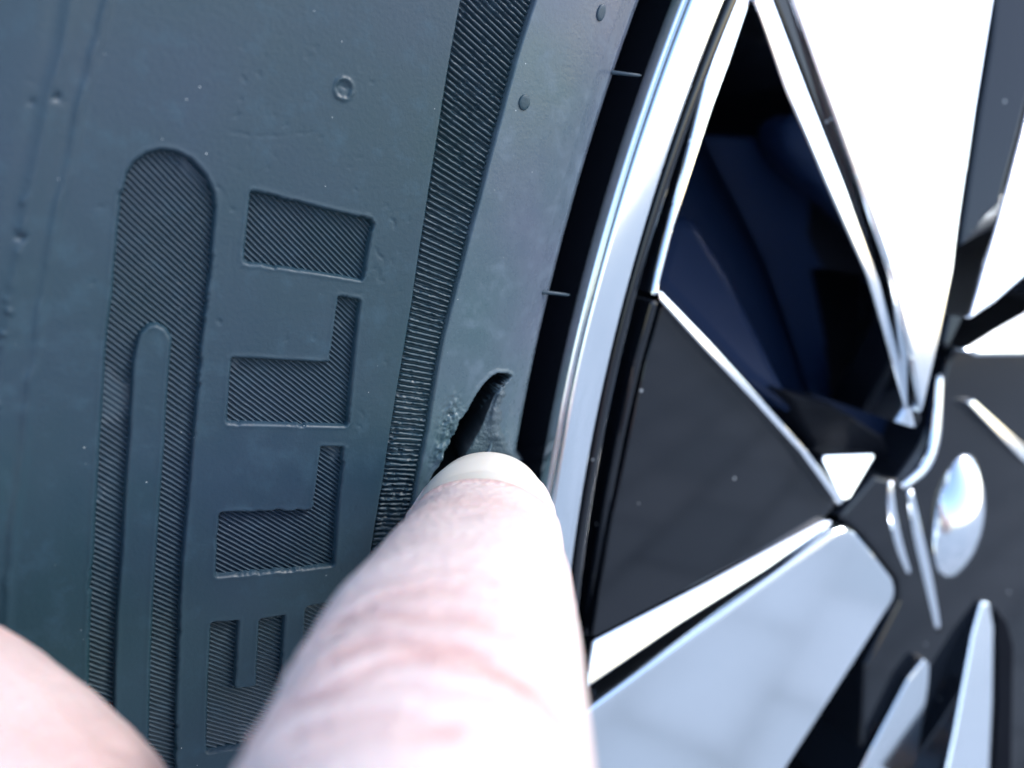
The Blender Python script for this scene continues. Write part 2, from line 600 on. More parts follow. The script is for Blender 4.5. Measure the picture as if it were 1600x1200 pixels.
def grid_mesh(name, s0, s1, r0, r1, ds, dr, hfun, keep, mat, parent, drop=None):
    ns = int(round((s1 - s0) / ds)) + 1
    nr = int(round((r1 - r0) / dr)) + 1
    s, r = np.meshgrid(np.linspace(s0, s1, ns), np.linspace(r0, r1, nr), indexing='ij')
    f = fields(s, r)
    h = hfun(s, r, f)
    kv = keep(s, r, f)
    V = surf(s.ravel(), r.ravel(), h.ravel())
    idx = np.arange(ns * nr).reshape(ns, nr)
    kf = kv[:-1, :-1] & kv[1:, :-1] & kv[1:, 1:] & kv[:-1, 1:]
    if drop is not None:
        dv = drop(s, r, f)
        df = dv[:-1, :-1] | dv[1:, :-1] | dv[1:, 1:] | dv[:-1, 1:]
        kf = kf & ~df
    F = np.stack([idx[:-1, :-1], idx[1:, :-1], idx[1:, 1:], idx[:-1, 1:]], -1)[kf]
    # outward normals face +z: order s x r
    F = F[:, ::-1]
    used = np.unique(F)
    remap = np.zeros(ns * nr, np.int64)
    remap[used] = np.arange(len(used))
    return mesh_np(name, V[used], remap[F], mat, parent)


B_UV, A_UV = poly(B_PTS), poly(A_PTS)


def band_mid(s):
    return 0.5 * (np.interp(s, B_UV[::-1, 0], B_UV[::-1, 1]) + np.interp(s, A_UV[::-1, 0], A_UV[::-1, 1]))


def keep_strip(s, r, f):
    return (f['band'] > -0.46) & (r < band_mid(s))


def keep_side(s, r, f):
    return (r > band_mid(s)) & (np.minimum.reduce([f['i'], f['l1'], f['l2'], f['e'], f['p'], f['band']]) > -0.46)


tyre = grid_mesh('tyre', S0, S1, 255.0, 304.0, 0.15, 0.15, height, keep_side, M_RUB, wheel)
tag(tyre, 'black rubber tyre sidewall with lettering')
strip = grid_mesh('rim_strip', S0, S1, 243.6, 265.0, 0.13, 0.13, height, keep_strip, M_RUBS, tyre, lambda s, r, f: f['cut'] < -0.16)
clo, chi = P_CUT.min(0) - 1.0, P_CUT.max(0) + 1.0
gs = (S1 - S0) / int(round((S1 - S0) / 0.13))
gr = (265.0 - 243.6) / int(round((265.0 - 243.6) / 0.13))
ca0, ca1 = int((clo[0] - S0) / gs), int((chi[0] - S0) / gs)
cb0, cb1 = int((clo[1] - 243.6) / gr), int((chi[1] - 243.6) / gr)


def any_cut(s, r, f):
    k = f['cut'] < -0.16
    g = k.copy()
    for da in (-1, 0, 1):
        for db in (-1, 0, 1):
            g |= np.roll(np.roll(k, da, 0), db, 1)
    return g


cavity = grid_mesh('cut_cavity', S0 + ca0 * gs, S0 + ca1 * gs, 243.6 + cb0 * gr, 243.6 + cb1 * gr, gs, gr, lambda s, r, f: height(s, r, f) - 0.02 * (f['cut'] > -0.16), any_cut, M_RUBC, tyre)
tag(cavity, 'inside of the cut, shade put into its colour')
tag(strip, 'smooth rubber strip next to the rim with a cut through it')

ALPHA = math.radians(-33)


def floor_h(key):
    def fn(s, r, f):
        q = s * math.cos(ALPHA) * 1.0 + r * math.sin(ALPHA) * 1.0
        q = q + 0.02 * vnoise(s / 0.7, r / 0.7, 71)
        w = np.abs(((q / 0.40) % 1.0) - 0.5) * 2            # triangle wave
        rid = sstep(0.05, 0.85, w) * 0.32
        wear = 1 - 0.75 * sstep(0.35, 0.7, vnoise(s / 1.5, r / 1.5, 72)) * sstep(0.2, 0.5, vnoise(s / 5.0, r / 5.0, 73))
        return -DEPTH + (rid - 0.16) * wear + 0.015 * vnoise(s / 0.5, r / 0.5, 74)
    return fn


def letter(name, key, P, label):
    lo, hi = P.min(0) - 0.3, P.max(0) + 0.3
    o = grid_mesh(name, lo[0], hi[0], lo[1], hi[1], 0.066, 0.085, floor_h(key), lambda s, r, f: f[key] < 0.04, M_RUBF, tyre)
    tag(o, label)
    return o


letter('letter_i', 'i', P_I, 'recessed hatched letter I')
letter('letter_l', 'l1', P_L1, 'recessed hatched letter L nearest the I')
letter('letter_l', 'l2', P_L2, 'recessed hatched letter L nearest the E')
letter('letter_e', 'e', P_E, 'recessed hatched letter E partly behind the finger')
letter('letter_p', 'p', P_P, 'long recessed hatched bowl of the letter P')


def band_h(s, r, f):
    th = s / RM
    pitch = 0.575
    ir = (s - (0.06 + 0.20 * sstep(uv(650, 700)[0], uv(760, 60)[0], s)) * (r - 258)) / pitch
    k = np.floor(ir)
    ph = ir - k
    wob = 0.10 * vnoise(r / 1.6, k * 7.3, 81) + 0.05 * vnoise(r / 0.45, k * 3.1, 82)
    lower = sstep(uv(640, 560)[0], uv(600, 760)[0], s)
    ph = (ir + wob * (0.35 + 1.2 * lower)) % 1.0
    w = np.abs(ph - 0.5) * 2
    rid = sstep(0.28, 0.72, w) * 0.52
    # broken and worn ribs
    br = sstep(0.12, 0.6, vnoise(r / 0.55 + k * 0.37, k * 5.7, 83)) * (0.55 + 0.45 * lower)
    patch = sstep(0.35, 0.7, vnoise(s / 2.4, r / 1.5, 84))
    rid = rid * (1 - 0.8 * np.clip(br * 0.7 + 0.6 * patch * br, 0, 1))
    rid += 0.10 * np.clip(vnoise(s / 0.3, r / 0.3, 85), 0, 1) * np.clip(0.25 + patch + lower, 0, 1)
    end = sstep(0.0, 0.5, -f['band'])
    return -0.95 + rid * (0.25 + 0.75 * end) + 0.35 * sstep(-0.5, 0.3, f['band']) * 0.0


lo, hi = P_BAND.min(0), P_BAND.max(0)
band = grid_mesh('ribbed_band', max(S0, lo[0]), min(S1, hi[0]), lo[1], hi[1], 0.07, 0.11, band_h, lambda s, r, f: f['band'] < 0.05, M_RUBF, tyre)
tag(band, 'band of fine worn ribs beside the rim strip', kind='stuff')

# rest of the tyre, turned on the wheel axis
OUT_R = np.concatenate([np.linspace(304.0, 312, 4), [318, 324, 329, 333, 336, 337.5, 338, 338, 337, 333, 324, 310, 280, 250, 236]])
OUT_Z = np.concatenate([prof(np.linspace(304.0, 312, 4)), [9.0, 7.0, 3.5, -2, -9, -17, -30, -190, -205, -216, -224, -229, -226, -212, -205]])


def lathe(name, R, Z, th0, th1, n, mat, parent, smooth=True):
    th = np.linspace(th0, th1, n + 1)
    full = abs(th1 - th0 - 2 * math.pi) < 1e-6
    if full:
        th = th[:-1]
    R = np.asarray(R, float)
    Z = np.asarray(Z, float)
    V = np.stack([-np.outer(np.cos(th), R), np.outer(np.sin(th), R), np.outer(np.ones(len(th)), Z)], -1).reshape(-1, 3)
    m = len(R)
    i = np.arange(len(th) if full else len(th) - 1)
    j = np.arange(m - 1)
    I, J = np.meshgrid(i, j, indexing='ij')
    I2 = (I + 1) % len(th)
    F = np.stack([I * m + J, I * m + J + 1, I2 * m + J + 1, I2 * m + J], -1).reshape(-1, 4)
    return mesh_np(name, V, F, mat, parent, smooth)


lathe('tread', OUT_R, OUT_Z, 0, 2 * math.pi, 260, M_RUB, tyre)
rr_ = np.concatenate([np.array([243.6, 244.2, 244.9, 246.0]), np.linspace(248, 304, 40)])
lathe('plain_sidewall', rr_, prof(rr_), TH1, TH0 + 2 * math.pi, 260, M_RUB, tyre)


def pellet(name, px, py, ra, rb, hgt, mat, parent):
    """small flat ejector dot standing on the sidewall"""
    c = uv(px, py)
    V, F = [], []
    n = 18
    prs = [(1.0, -0.1), (0.96, hgt * 0.7), (0.85, hgt), (0.5, hgt * 1.05)]
    for (k, hh) in prs:
        for i in range(n):
            a = 2 * math.pi * i / n
            V.append(surf(np.array([c[0] + ra * k * math.cos(a)]), np.array([c[1] + rb * k * math.sin(a)]), np.array([hh]))[0])
    V.append(surf(np.array([c[0]]), np.array([c[1]]), np.array([hgt * 1.05]))[0])
    for j in range(len(prs) - 1):
        for i in range(n):
            F.append((j * n + i, j * n + (i + 1) % n, (j + 1) * n + (i + 1) % n, (j + 1) * n + i))
    for i in range(n):
        F.append(((len(prs) - 1) * n + i, (len(prs) - 1) * n + (i + 1) % n, len(V) - 1))
    return mesh_py(name, V, F, mat, parent, True)


pellet('mould_dot', 819, 160, 0.85, 0.65, 0.16, M_RUB, tyre)
pellet('mould_dot', 939, 20, 0.95, 0.60, 0.18, M_RUB, tyre)


def tube(name, P, rad, mat, parent, n=8):
    P = [np.asarray(p, float) for p in P]
    V, F = [], []
    up = np.array([0.1, 0.3, 1.0])
    for i, p in enumerate(P):
        t = P[min(i + 1, len(P) - 1)] - P[max(i - 1, 0)]
        t /= np.linalg.norm(t)
        u = np.cross(t, up)
        u /= np.linalg.norm(u)
        w = np.cross(t, u)
        for k in range(n):
            a = 2 * math.pi * k / n
            V.append(p + rad[i] * (math.cos(a) * u + math.sin(a) * w))
    for i in range(len(P) - 1):
        for k in range(n):
            F.append((i * n + k, i * n + (k + 1) % n, (i + 1) * n + (k + 1) % n, (i + 1) * n + k))
    F.append(tuple(range(n)))
    F.append(tuple((len(P) - 1) * n + k for k in range(n)))
    return mesh_py(name, V, F, mat, parent, True)


def hair(px0, py0, px1, py1, z1, bend):
    a = hit_tyre(px0, py0) - np.array([0.3, 0, 0.3])
    b = hit_z(px1, py1, z1)
    mid = (a + b) / 2 + np.array(bend)
    pts = []
    for t in np.linspace(0, 1, 8):
        pts.append((1 - t) ** 2 * a + 2 * t * (1 - t) * mid + t * t * b)
    o = tube('vent_spew', pts, [0.26, 0.24, 0.22, 0.20, 0.19, 0.18, 0.17, 0.10], M_RUB, tyre)
    tag(o, 'thin rubber moulding hair reaching over the gap')


hair(847, 456, 889, 461, 1.0, (0, 0.1, 0.7))
hair(955, 112, 1001, 118, 1.0, (0, -0.1, 0.6))

# lifted flap of the cut: deep inside edge -> torn lip -> outer skin that runs back to the sidewall
lip = [(799, 590), (786, 604), (777, 619), (771, 637), (768, 655), (769, 672), (776, 688), (786, 702), (801, 718), (822, 738)]
inn = [(799, 590), (784, 604), (773, 622), (764, 643), (757, 662), (748, 680), (740, 694), (731, 708), (726, 726), (735, 752)]
outr = [(803, 591), (797, 606), (793, 622), (791, 640), (791, 657), (794, 674), (801, 690), (810, 704), (822, 720), (838, 738)]
lift = [0.05, 0.15, 0.35, 0.6, 0.9, 1.2, 1.5, 1.8, 2.0, 2.1]
rows = []
NF = 60
for i in range(NF):
    t = i / (NF - 1) * (len(lip) - 1)
    k = min(int(t), len(lip) - 2)
    u = t - k
    u = u
    ip = lambda L: (np.array(L[k], float) * (1 - u) + np.array(L[k + 1], float) * u)
    lf = lift[k] * (1 - u) + lift[k + 1] * u
    jag = 0.30 * math.sin(i * 0.9) * math.sin(i * 0.37 + 1) + 0.18 * math.sin(i * 0.53 + 2) + random.uniform(-.10, .10)
    wgt = min(1, i / 12)
    li, no, ou = ip(lip), ip(inn), ip(outr)
    pin = hit_tyre(*no)
    pin = pin - np.array([0, 0, 0.25 + 0.1 * wgt + 0.25 * jag * wgt])
    pli = hit_tyre(*li) + np.array([0, 0, 1.0]) * (lf * 0.34 + jag * 0.45 * wgt)
    pli2 = hit_tyre(li[0] + 4 + jag * 5, li[1]) + np.array([0, 0, 1.0]) * (lf * 0.38 + jag * 0.3 * wgt)
    pou = hit_tyre(*ou) + np.array([0, 0, 1.0]) * (-0.12)
    mid = pin * 0.5 + pli * 0.5 + np.array([0.05, 0, -0.10]) * wgt + np.array([0, 0, random.uniform(-.03, .03)])
    mid2 = pli2 * 0.45 + pou * 0.55 - np.array([0, 0, 0.10 * lf])
    deep = pin + np.array([1.2, 0, -6.0])
    rows.append([deep, pin, pin * 0.6 + mid * 0.4, mid, mid * 0.45 + pli * 0.55, pli, pli2, pli2 * 0.7 + mid2 * 0.3, mid2, pou])
V = [p for r_ in rows for p in r_]
m = len(rows[0])
F = [(i * m + j, i * m + j + 1, (i + 1) * m + j + 1, (i + 1) * m + j) for i in range(NF - 1) for j in range(m - 1)]
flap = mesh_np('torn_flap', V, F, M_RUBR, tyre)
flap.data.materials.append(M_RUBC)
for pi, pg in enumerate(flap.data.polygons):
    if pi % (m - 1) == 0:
        pg.material_index = 1  # deep wall takes the colour that paints the pit's shade
tag(flap, 'lifted flap of torn rubber under the fingernail')

# ------------------------------------------------------------------ the wheel: rim
RIM_R = [246.2, 245.2, 243.6, 242.3, 241.3, 240.6, 240.0, 239.5, 239.15]
RIM_Z = [-19.0, -16.0, -14.0, -12.2, -10.0, -8.0, -6.2, -4.7, -3.7]
rim = lathe('rim', RIM_R, RIM_Z, 0, 2 * math.pi, 512, M_RIMB, wheel)
tag(rim, 'glossy black outer flange of the alloy wheel')
lathe('flange_lip', [239.15, 239.12, 239.05, 238.9, 238.7, 238.5, 238.35, 238.25, 238.05, 237.9, 237.7, 237.4, 234.0, 233.7, 233.5, 233.4], [-3.7, -3.5, -3.3, -3.0, -2.6, -2.3, -2.3, -3.0, -3.0, -2.1, -1.86, -1.80, -1.72, -1.78, -1.95, -2.3], 0, 2 * math.pi, 512, M_ALU, rim)
lathe('inner_step', [233.4, 233.3, 233.0, 232.2, 231.4, 231.2, 230.8, 229.9, 229.5, 229.2, 228.6, 227.5],
      [-2.3, -4.4, -5.2, -5.4, -5.3, -4.6, -4.5, -4.6, -5.3, -6.0, -9.0, -24.0], 0, 2 * math.pi, 512, M_BLK, rim)
lathe('barrel', [227.5, 224, 214, 206, 203, 202, 150, 60, 0.5], [-24.0, -40, -60, -90, -150, -175, -178, -178, -178], 0, 2 * math.pi, 256, M_DARK, rim)

# ------------------------------------------------------------------ spokes and panels
def plane_of(ref, z, tx, ty):
    p0 = hit_z(ref[0], ref[1], z)
    n = np.array([math.tan(math.radians(tx)), math.tan(math.radians(ty)), 1.0])
    return p0, n / np.linalg.norm(n)


def plate(name, pts, ref, z, tx, ty, thick, mat, parent, bevel=0.5, label=None, taper=0.0, seg=3, side=None):
    """flat faced solid: outline on a tilted plane, walls going back into the wheel"""
    p0, n = plane_of(ref, z, tx, ty)
    top = [hit_plane(px, py, p0, n) for (px, py) in pts]
    c = sum(top) / len(top)
    bot = [p + np.array([0, 0, -thick]) + (p - c) * np.array([taper, taper, 0]) for p in top]
    k = len(top)
    V = top + bot
    F = [tuple(range(k)), tuple(range(2 * k - 1, k - 1, -1))]
    for i in range(k):
        j = (i + 1) % k
        F.append((i, j, k + j, k + i))
    o = mesh_py(name, V, F, mat, parent, False, bevel, seg)
    if side:
        o.data.materials.append(side)
        for pg in o.data.polygons:
            nw = pg.normal
            if -nw.y < 0.55:
                pg.material_index = 1
    if label:
        tag(o, label)
    return o


def along(a, b, z, deg):
    """tilt angles of a face that leans about the line a-b"""
    p, q = hit_z(*a, z), hit_z(*b, z)
    d = (q - p) / np.hypot(*(q - p)[:2])
    t = math.tan(math.radians(deg))
    return math.degrees(math.atan(-d[1] * t)), math.degrees(math.atan(d[0] * t))


# upper spoke with its blown-out machined face
upper = plate('spoke', [(1245, -90), (1575, -90), (1558, -20), (1545, 60), (1527, 170), (1512, 270), (1500, 350), (1490, 430), (1470, 530), (1442, 650), (1425, 560),
                        (1390, 418), (1340, 276), (1238, -5), (1215, -70)], (1400, 300), -5.0, 2, 9, 26, M_ALU, wheel, 0.7, 'bright machined face of the upper spoke')
plate('spoke_side', [(1190, -70), (1212, -70), (1238, -6), (1342, 282), (1392, 424), (1426, 566), (1440, 655), (1434, 668), (1408, 560), (1378, 440), (1322, 290), (1208, -8)],
      (1330, 280), -6.8, -3, 4, 24, M_BLK, upper, 0.4, 'black bevelled side of the upper spoke')
plate('edge_trim', [(1160, -70), (1188, -70), (1206, -8), (1262, 140), (1321, 290), (1376, 440), (1408, 566), (1432, 668), (1424, 668), (1396, 566), (1356, 432), (1290, 284),
                    (1228, 140), (1180, 2)], (1300, 280), -5.4, 1, 5, 22, M_TRIM, upper, 0.35, 'bright edge trim beside the pocket')
# trim along the rim side of the pocket
rim_trim = plate('edge_trim', [(1118, 60), (1140, -10), (1166, -60), (1190, -60), (1172, 8), (1141, 100), (1115, 170), (1085, 262), (1053, 362), (1032, 446), (1031, 462), (1018, 462), (1027, 420), (1052, 320), (1078, 218),
                               (1102, 120)], (1090, 220), -5.6, -4, 9, 18, M_TRIM, wheel, 0.5, 'bright trim between rim and pocket')
plate('lower_trim', [(1018, 470), (1031, 470), (1006, 560), (978, 680), (954, 800), (936, 910), (921, 1004), (912, 1080), (903, 1080), (910, 1004), (926, 900), (945, 790), (966, 680), (990, 570)],
      (966, 740), -6.5, -2, -4, 18, M_BLK, rim_trim, 0.5, 'grey glossy bevel of the lower panel')
# glossy black panel mirroring the paving
panel = plate('black_panel', [(1035, 470), (1100, 540), (1180, 625), (1250, 708), (1302, 782), (1304, 792), (1285, 812), (1100, 908), (930, 996), (926, 992), (940, 905), (958, 800), (984, 680),
                              (1010, 562)], (1080, 740), -7.0, 2, 1, 20, M_BLK, wheel, 0.4, 'glossy black triangular panel mirroring paving')
plate('panel_edge', [(1029, 452), (1036, 456), (1110, 533), (1190, 622), (1262, 704), (1320, 782), (1312, 790), (1254, 710), (1180, 628), (1100, 544), (1032, 470)],
      (1170, 610), -6.0, 9, 10, 18, M_TRIM, panel, 0.3, 'thin bright edge of the black panel')
plate('lower_strip', [(927, 1002), (1100, 914), (1288, 814), (1304, 816), (1200, 890), (1060, 978), (917, 1076), (918, 1050)], (1080, 940), -6.0, *along((927, 1002), (1304, 816), -6.0, 20), 18, M_TRIM, panel, 0.4,
      'white bright strip under the black panel')
# lower spoke
lower = plate('spoke', [(903, 1122), (1305, 830), (1322, 824), (1338, 832), (1368, 868), (1397, 905), (1401, 922), (1397, 940), (1340, 1030), (1225, 1210), (1120, 1370),
                        (880, 1370), (890, 1240)], (1150, 1040), -4.5, 1, 0, 30, M_ALU, wheel, 0.9, 'broad grey machined face of the lower spoke')
plate('gap_filler', [(916, 1082), (1060, 984), (1204, 894), (1306, 820), (1312, 826), (1150, 942), (1000, 1048), (905, 1114)], (1110, 970), -12.0, 0, -10, 20, M_BLK, lower, 0.2,
      'dark groove above the lower spoke')
# inside the pocket
pocket = plate('pocket_floor', [(1240, 560), (1300, 590), (1400, 640), (1470, 720), (1440, 800), (1330, 830), (1240, 760), (1180, 640)], (1330, 690), -42.0, 5, -14, 12, M_DARK, wheel, 0.6,
               'dark inner web seen through the pocket')
plate('pocket_facet', [(1288, 711), (1364, 709), (1367, 714), (1328, 780), (1318, 783), (1286, 720)], (1320, 740), -9.0, 10, 24, 10, M_TRIM, panel, 0.8, 'small bright triangular facet')
plate('pocket_wall', [(1150, -60), (1215, 10), (1330, 260), (1400, 480), (1445, 690), (1400, 760), (1330, 800), (1230, 660), (1120, 500), (1000, 460), (1040, 280), (1110, 60)],
      (1250, 400), -30.0, 0, 10, 30, M_NAVY, pocket, 1.0, 'pocket wall, navy sky reflection put into its colour')
plate('pocket_web_and_glow', [(1020, 440), (1050, 330), (1090, 340), (1140, 420), (1190, 520), (1260, 660), (1170, 600)], (1100, 470), -18.0, -4, 22, 8, M_NAVY, pocket, 3.0)  # added plate, no real web: stands in for the blue sky glow
plate('pocket_web_and_glow', [(1228, 612), (1300, 630), (1384, 684), (1400, 750), (1330, 790), (1270, 700)], (1310, 690), -16.0, 0, -30, 8, M_DARK, pocket, 0.9)
# hub side of the wheel
HP0, HN = plane_of((1520, 800), -12.0, -3, 9)


def hub_z(px, py):
    return float(hit_plane(px, py, HP0, HN)[2])


hub = plate('hub_face', [(1312, 806), (1368, 742), (1400, 752), (1436, 700), (1462, 640), (1482, 560), (1540, 500), (1640, 450), (1900, 430), (1960, 900), (1700, 1300), (1340, 1300), (1352, 1040),
                         (1404, 938), (1402, 905), (1345, 834)], (1520, 800), -12.0, -3, 9, 30, M_BLK, wheel, 0.8, 'glossy dark centre of the wheel')
plate('spoke_face', [(1444, 1030), (1454, 1038), (1452, 1070), (1424, 1250), (1322, 1250), (1362, 1170), (1420, 1060)], (1445, 1035), hub_z(1445, 1035) + 1.6, -3, 8, 16, M_ALU, hub, 0.4, 'pale narrow spoke face', side=M_BLK)
plate('spoke_face', [(1534, 940), (1546, 942), (1553, 980), (1551, 1100), (1543, 1260), (1466, 1260), (1490, 1150), (1520, 990)], (1540, 950), hub_z(1540, 950) + 0.8, 2, 19, 16, M_ALU, hub, 0.4, 'white narrow spoke face', side=M_BLK)
plate('slot', [(1556, 950), (1575, 975), (1584, 1010), (1580, 1250), (1550, 1250), (1558, 1100)], (1566, 1100), hub_z(1566, 1100) + 0.4, -3, 9, 4, M_DARK, hub, 0.3)
plate('slot', [(1342, 1046), (1346, 1060), (1332, 1230), (1240, 1230), (1268, 1160)], (1310, 1130), -20.0, -10, -20, 10, M_DARK, hub, 0.3)
side2 = plate('spoke', [(1562, -60), (1680, -60), (1612, 130), (1592, 210), (1560, 330), (1520, 470), (1482, 548), (1474, 535), (1494, 432), (1504, 352), (1516, 270), (1531, 172), (1549, 62)],
              (1550, 250), -11.0, -20, 12, 20, M_BLK, wheel, 0.5, 'dark blue side of the far spoke')
plate('edge_trim', [(1618, 130), (1660, 40), (1720, 300), (1640, 400), (1560, 470), (1516, 500), (1540, 420), (1570, 318), (1600, 205)], (1600, 330), -8.0, 6, 20, 18, M_TRIM, side2, 0.6,
      'white bevel of the far spoke')
plate('spoke_face', [(1508, 548), (1560, 515), (1640, 470), (1760, 460), (1760, 540), (1640, 556), (1530, 558)], (1600, 530), -9.0, 2, 14, 14, M_ALU, side2, 0.8, 'pale face of the far spoke')
plate('ridge', [(1512, 628), (1522, 624), (1606, 700), (1700, 790), (1700, 806), (1596, 716)], (1580, 690), hub_z(1580, 690) + 0.8, 10, 20, 6, M_TRIM, hub, 0.4, 'bright ridge line')


# wheel bolt seat: raised oval collar with a hexagonal bolt inside
def ring_solid(name, c_px, z, tx, ty, R, prs, mat, parent, n=40, sq=1.0, label=None, rot=0.0):
    p0, nn = plane_of(c_px, z, tx, ty)
    u = np.cross(np.array([0, 1.0, 0]), nn)
    u /= np.linalg.norm(u)
    w = np.cross(nn, u)
    u, w = u * math.cos(rot) + w * math.sin(rot), w * math.cos(rot) - u * math.sin(rot)
    V, F = [], []
    for (k, hh) in prs:
        for i in range(n):
            a = 2 * math.pi * i / n
            V.append(p0 + u * R * k * math.cos(a) * sq + w * R * k * math.sin(a) + nn * hh)
    for j in range(len(prs) - 1):
        for i in range(n):
            F.append((j * n + i, j * n + (i + 1) % n, (j + 1) * n + (i + 1) % n, (j + 1) * n + i))
    F.append(tuple(range((len(prs) - 1) * n, len(prs) * n)))
    o = mesh_py(name, V, F, mat, parent, n > 8)
    if label:
        tag(o, label)
    return o


ring_solid('bolt_seat', (1492, 805), hub_z(1492, 805) - 0.6, 3, 9, 13.0, [(1.0, -2), (1.0, 0.2), (0.97, 0.8), (0.9, 1.6), (0.75, 2.8), (0.55, 3.9), (0.3, 4.7), (0.1, 5.0)], M_TRIM, hub, 48, 0.50, 'polished oval bolt seat', -0.22)
def fillet(pts, z, rad):
    P = [hit_plane(px, py, HP0 + HN * z, HN) for (px, py) in pts]
    Q = []
    for k in range(len(P) - 1):
        for u in np.linspace(0, 1, 6)[:-1]:
            p0, p1, p2, p3 = P[max(k - 1, 0)], P[k], P[k + 1], P[min(k + 2, len(P) - 1)]
            Q.append(0.5 * (2 * p1 + (p2 - p0) * u + (2 * p0 - 5 * p1 + 4 * p2 - p3) * u * u + (3 * p1 - p0 - 3 * p2 + p3) * u ** 3))
    Q.append(P[-1])
    n = len(Q)
    tube('hub_rib', Q, [rad * (0.35 + 0.65 * math.sin(math.pi * (0.12 + 0.76 * k / (n - 1)))) for k in range(n)], M_TRIM, hub, 12)


fillet([(1466, 585), (1462, 640), (1456, 690), (1440, 730), (1408, 760)], 0.3, 1.3)
fillet([(1388, 752), (1391, 800), (1402, 850), (1418, 895)], -0.5, 1.1)
fillet([(1418, 765), (1430, 830), (1446, 900), (1464, 985)], -0.5, 1.3)

# ------------------------------------------------------------------ the hand
#          D,    px,   py,  half width, half height (mm)
SEC = [(87.0, 768, 742, 1.6, 1.3), (86.0, 766, 752, 3.6, 2.9), (84.0, 762, 772, 5.3, 4.5), (80.5, 758, 806, 6.7, 5.8), (75.5, 754, 846, 7.3, 6.5), (68.0, 749, 885, 7.35, 6.9),
       (61.0, 736, 928, 7.7, 7.1), (55.0, 720, 978, 7.95, 7.4), (49.0, 698, 1050, 8.4, 7.8), (44.0, 680, 1145, 8.6, 8.2), (40.0, 660, 1245, 8.8, 8.5), (36.0, 632, 1370, 8.8, 8.5),
       (31.0, 610, 1560, 8.0, 8.5), (25.0, 520, 1860, 8.6, 9.0)]
sd = np.array([q[0] for q in SEC])[::-1]
sx = np.array([(q[1] - 800) / FPX * q[0] for q in SEC])[::-1]
sy = np.array([-(q[2] - 600) / FPX * q[0] for q in SEC])[::-1]
sw = np.array([q[3] for q in SEC])[::-1]
sh = np.array([q[4] for q in SEC])[::-1]


def sec(D):
    D = np.asarray(D, float)
    return np.interp(D, sd, sx), np.interp(D, sd, sy), np.interp(D, sd, sw), np.interp(D, sd, sh)


def tube_solid(bm, rings, cap=True):
    prev = None
    first = None
    for ring in rings:
        vs = [bm.verts.new(p) for p in ring]
        if prev:
            k = len(vs)
            for i in range(k):
                bm.faces.new((prev[i], prev[(i + 1) % k], vs[(i + 1) % k], vs[i]))
        else:
            first = vs
        prev = vs
    bm.faces.new(first[::-1])
    bm.faces.new(prev)


bm = bmesh.new()
NR = 40
rings = []
for D in np.concatenate([np.linspace(22.0, 80, 60), np.linspace(81, 87, 16)]):
    cx, cy, w, h_ = sec(D)
    ring = []
    for i in range(NR):
        a = 2 * math.pi * i / NR
        ca, sa = math.cos(a), math.sin(a)
        pw = 0.92
        X = cx + w * math.copysign(abs(sa) ** pw, sa)
        Y = cy + h_ * math.copysign(abs(ca) ** pw, ca)
        ring.append(wv(camp(X, Y, D)))
    rings.append(ring)
tube_solid(bm, rings)


def limb(pts, n=20, step=14):
    """pts: (X, Y, D, radius) in camera millimetres"""
    P = np.array(pts, float)
    t = np.linspace(0, len(P) - 1, (len(P) - 1) * step + 1)
    # catmull-rom
    Q = []
    for x in t:
        k = min(int(x), len(P) - 2)
        u = x - k
        p0, p1, p2, p3 = P[max(k - 1, 0)], P[k], P[k + 1], P[min(k + 2, len(P) - 1)]
        Q.append(0.5 * (2 * p1 + (p2 - p0) * u + (2 * p0 - 5 * p1 + 4 * p2 - p3) * u * u + (3 * p1 - p0 - 3 * p2 + p3) * u ** 3))
    Q = np.array(Q)
    # rounded ends
    rs = []
    for i in range(len(Q)):
        tg = Q[min(i + 1, len(Q) - 1), :3] - Q[max(i - 1, 0), :3]
        tg /= np.linalg.norm(tg)
        rs.append((Q[i, :3], tg, Q[i, 3]))
    out = []
    p, tg, r = rs[0]
    for a in (80, 60, 40, 20):
        out.append((p - tg * r * math.sin(math.radians(a)), tg, r * math.cos(math.radians(a))))
    out += rs
    p, tg, r = rs[-1]
    for a in (20, 40, 60, 80):
        out.append((p + tg * r * math.sin(math.radians(a)), tg, r * math.cos(math.radians(a))))
    rg = []
    u = np.array([0, 1.0, 0.2])
    for (p, tg, r) in out:
        u = u - tg * (u @ tg)
        u /= np.linalg.norm(u)
        w = np.cross(tg, u)
        ring = []
        for i in range(n):
            a = 2 * math.pi * i / n
            q = p + r * (math.cos(a) * u + math.sin(a) * w)
            ring.append(wv(camp(q[0], q[1], q[2])))
        rg.append(ring)
    tube_solid(bm, rg)


# rest of the index finger to its knuckle, thumb, folded fingers, back of the hand, wrist
limb([(-5.5, -25.5, 25, 8.0), (-6.5, -29, 17, 9.2), (-6, -35, 8, 10.5), (-4, -44, -6, 12.0), (-2, -50, -22, 12)])
limb([(-52, -20.5, 57, 5.5), (-45, -22.5, 54, 8.8), (-38, -25.5, 50.5, 10.2), (-30, -30.0, 46.5, 10.6), (-23, -35.5, 40, 10.8), (-18, -43, 28, 11.5), (-14, -52, 8, 14), (-10, -62, -20, 17), (-4, -68, -55, 17)])
limb([(15, -47, -6, 12), (17, -46, 20, 10), (18, -46, 36, 10), (18, -58, 42, 9.5), (17, -68, 30, 9), (16, -66, 14, 8), (16, -62, 8, 7)])
limb([(35, -52, -8, 11.5), (37, -54, 16, 9.6), (38, -55, 30, 9.6), (38, -66, 35, 9), (37, -75, 23, 8.6), (36, -72, 8, 7.6)])
limb([(52, -60, -14, 10.5), (54, -63, 6, 8.6), (55, -64, 16, 8.4), (55, -73, 20, 8), (54, -80, 10, 7.6), (53, -77, -2, 6.6)])
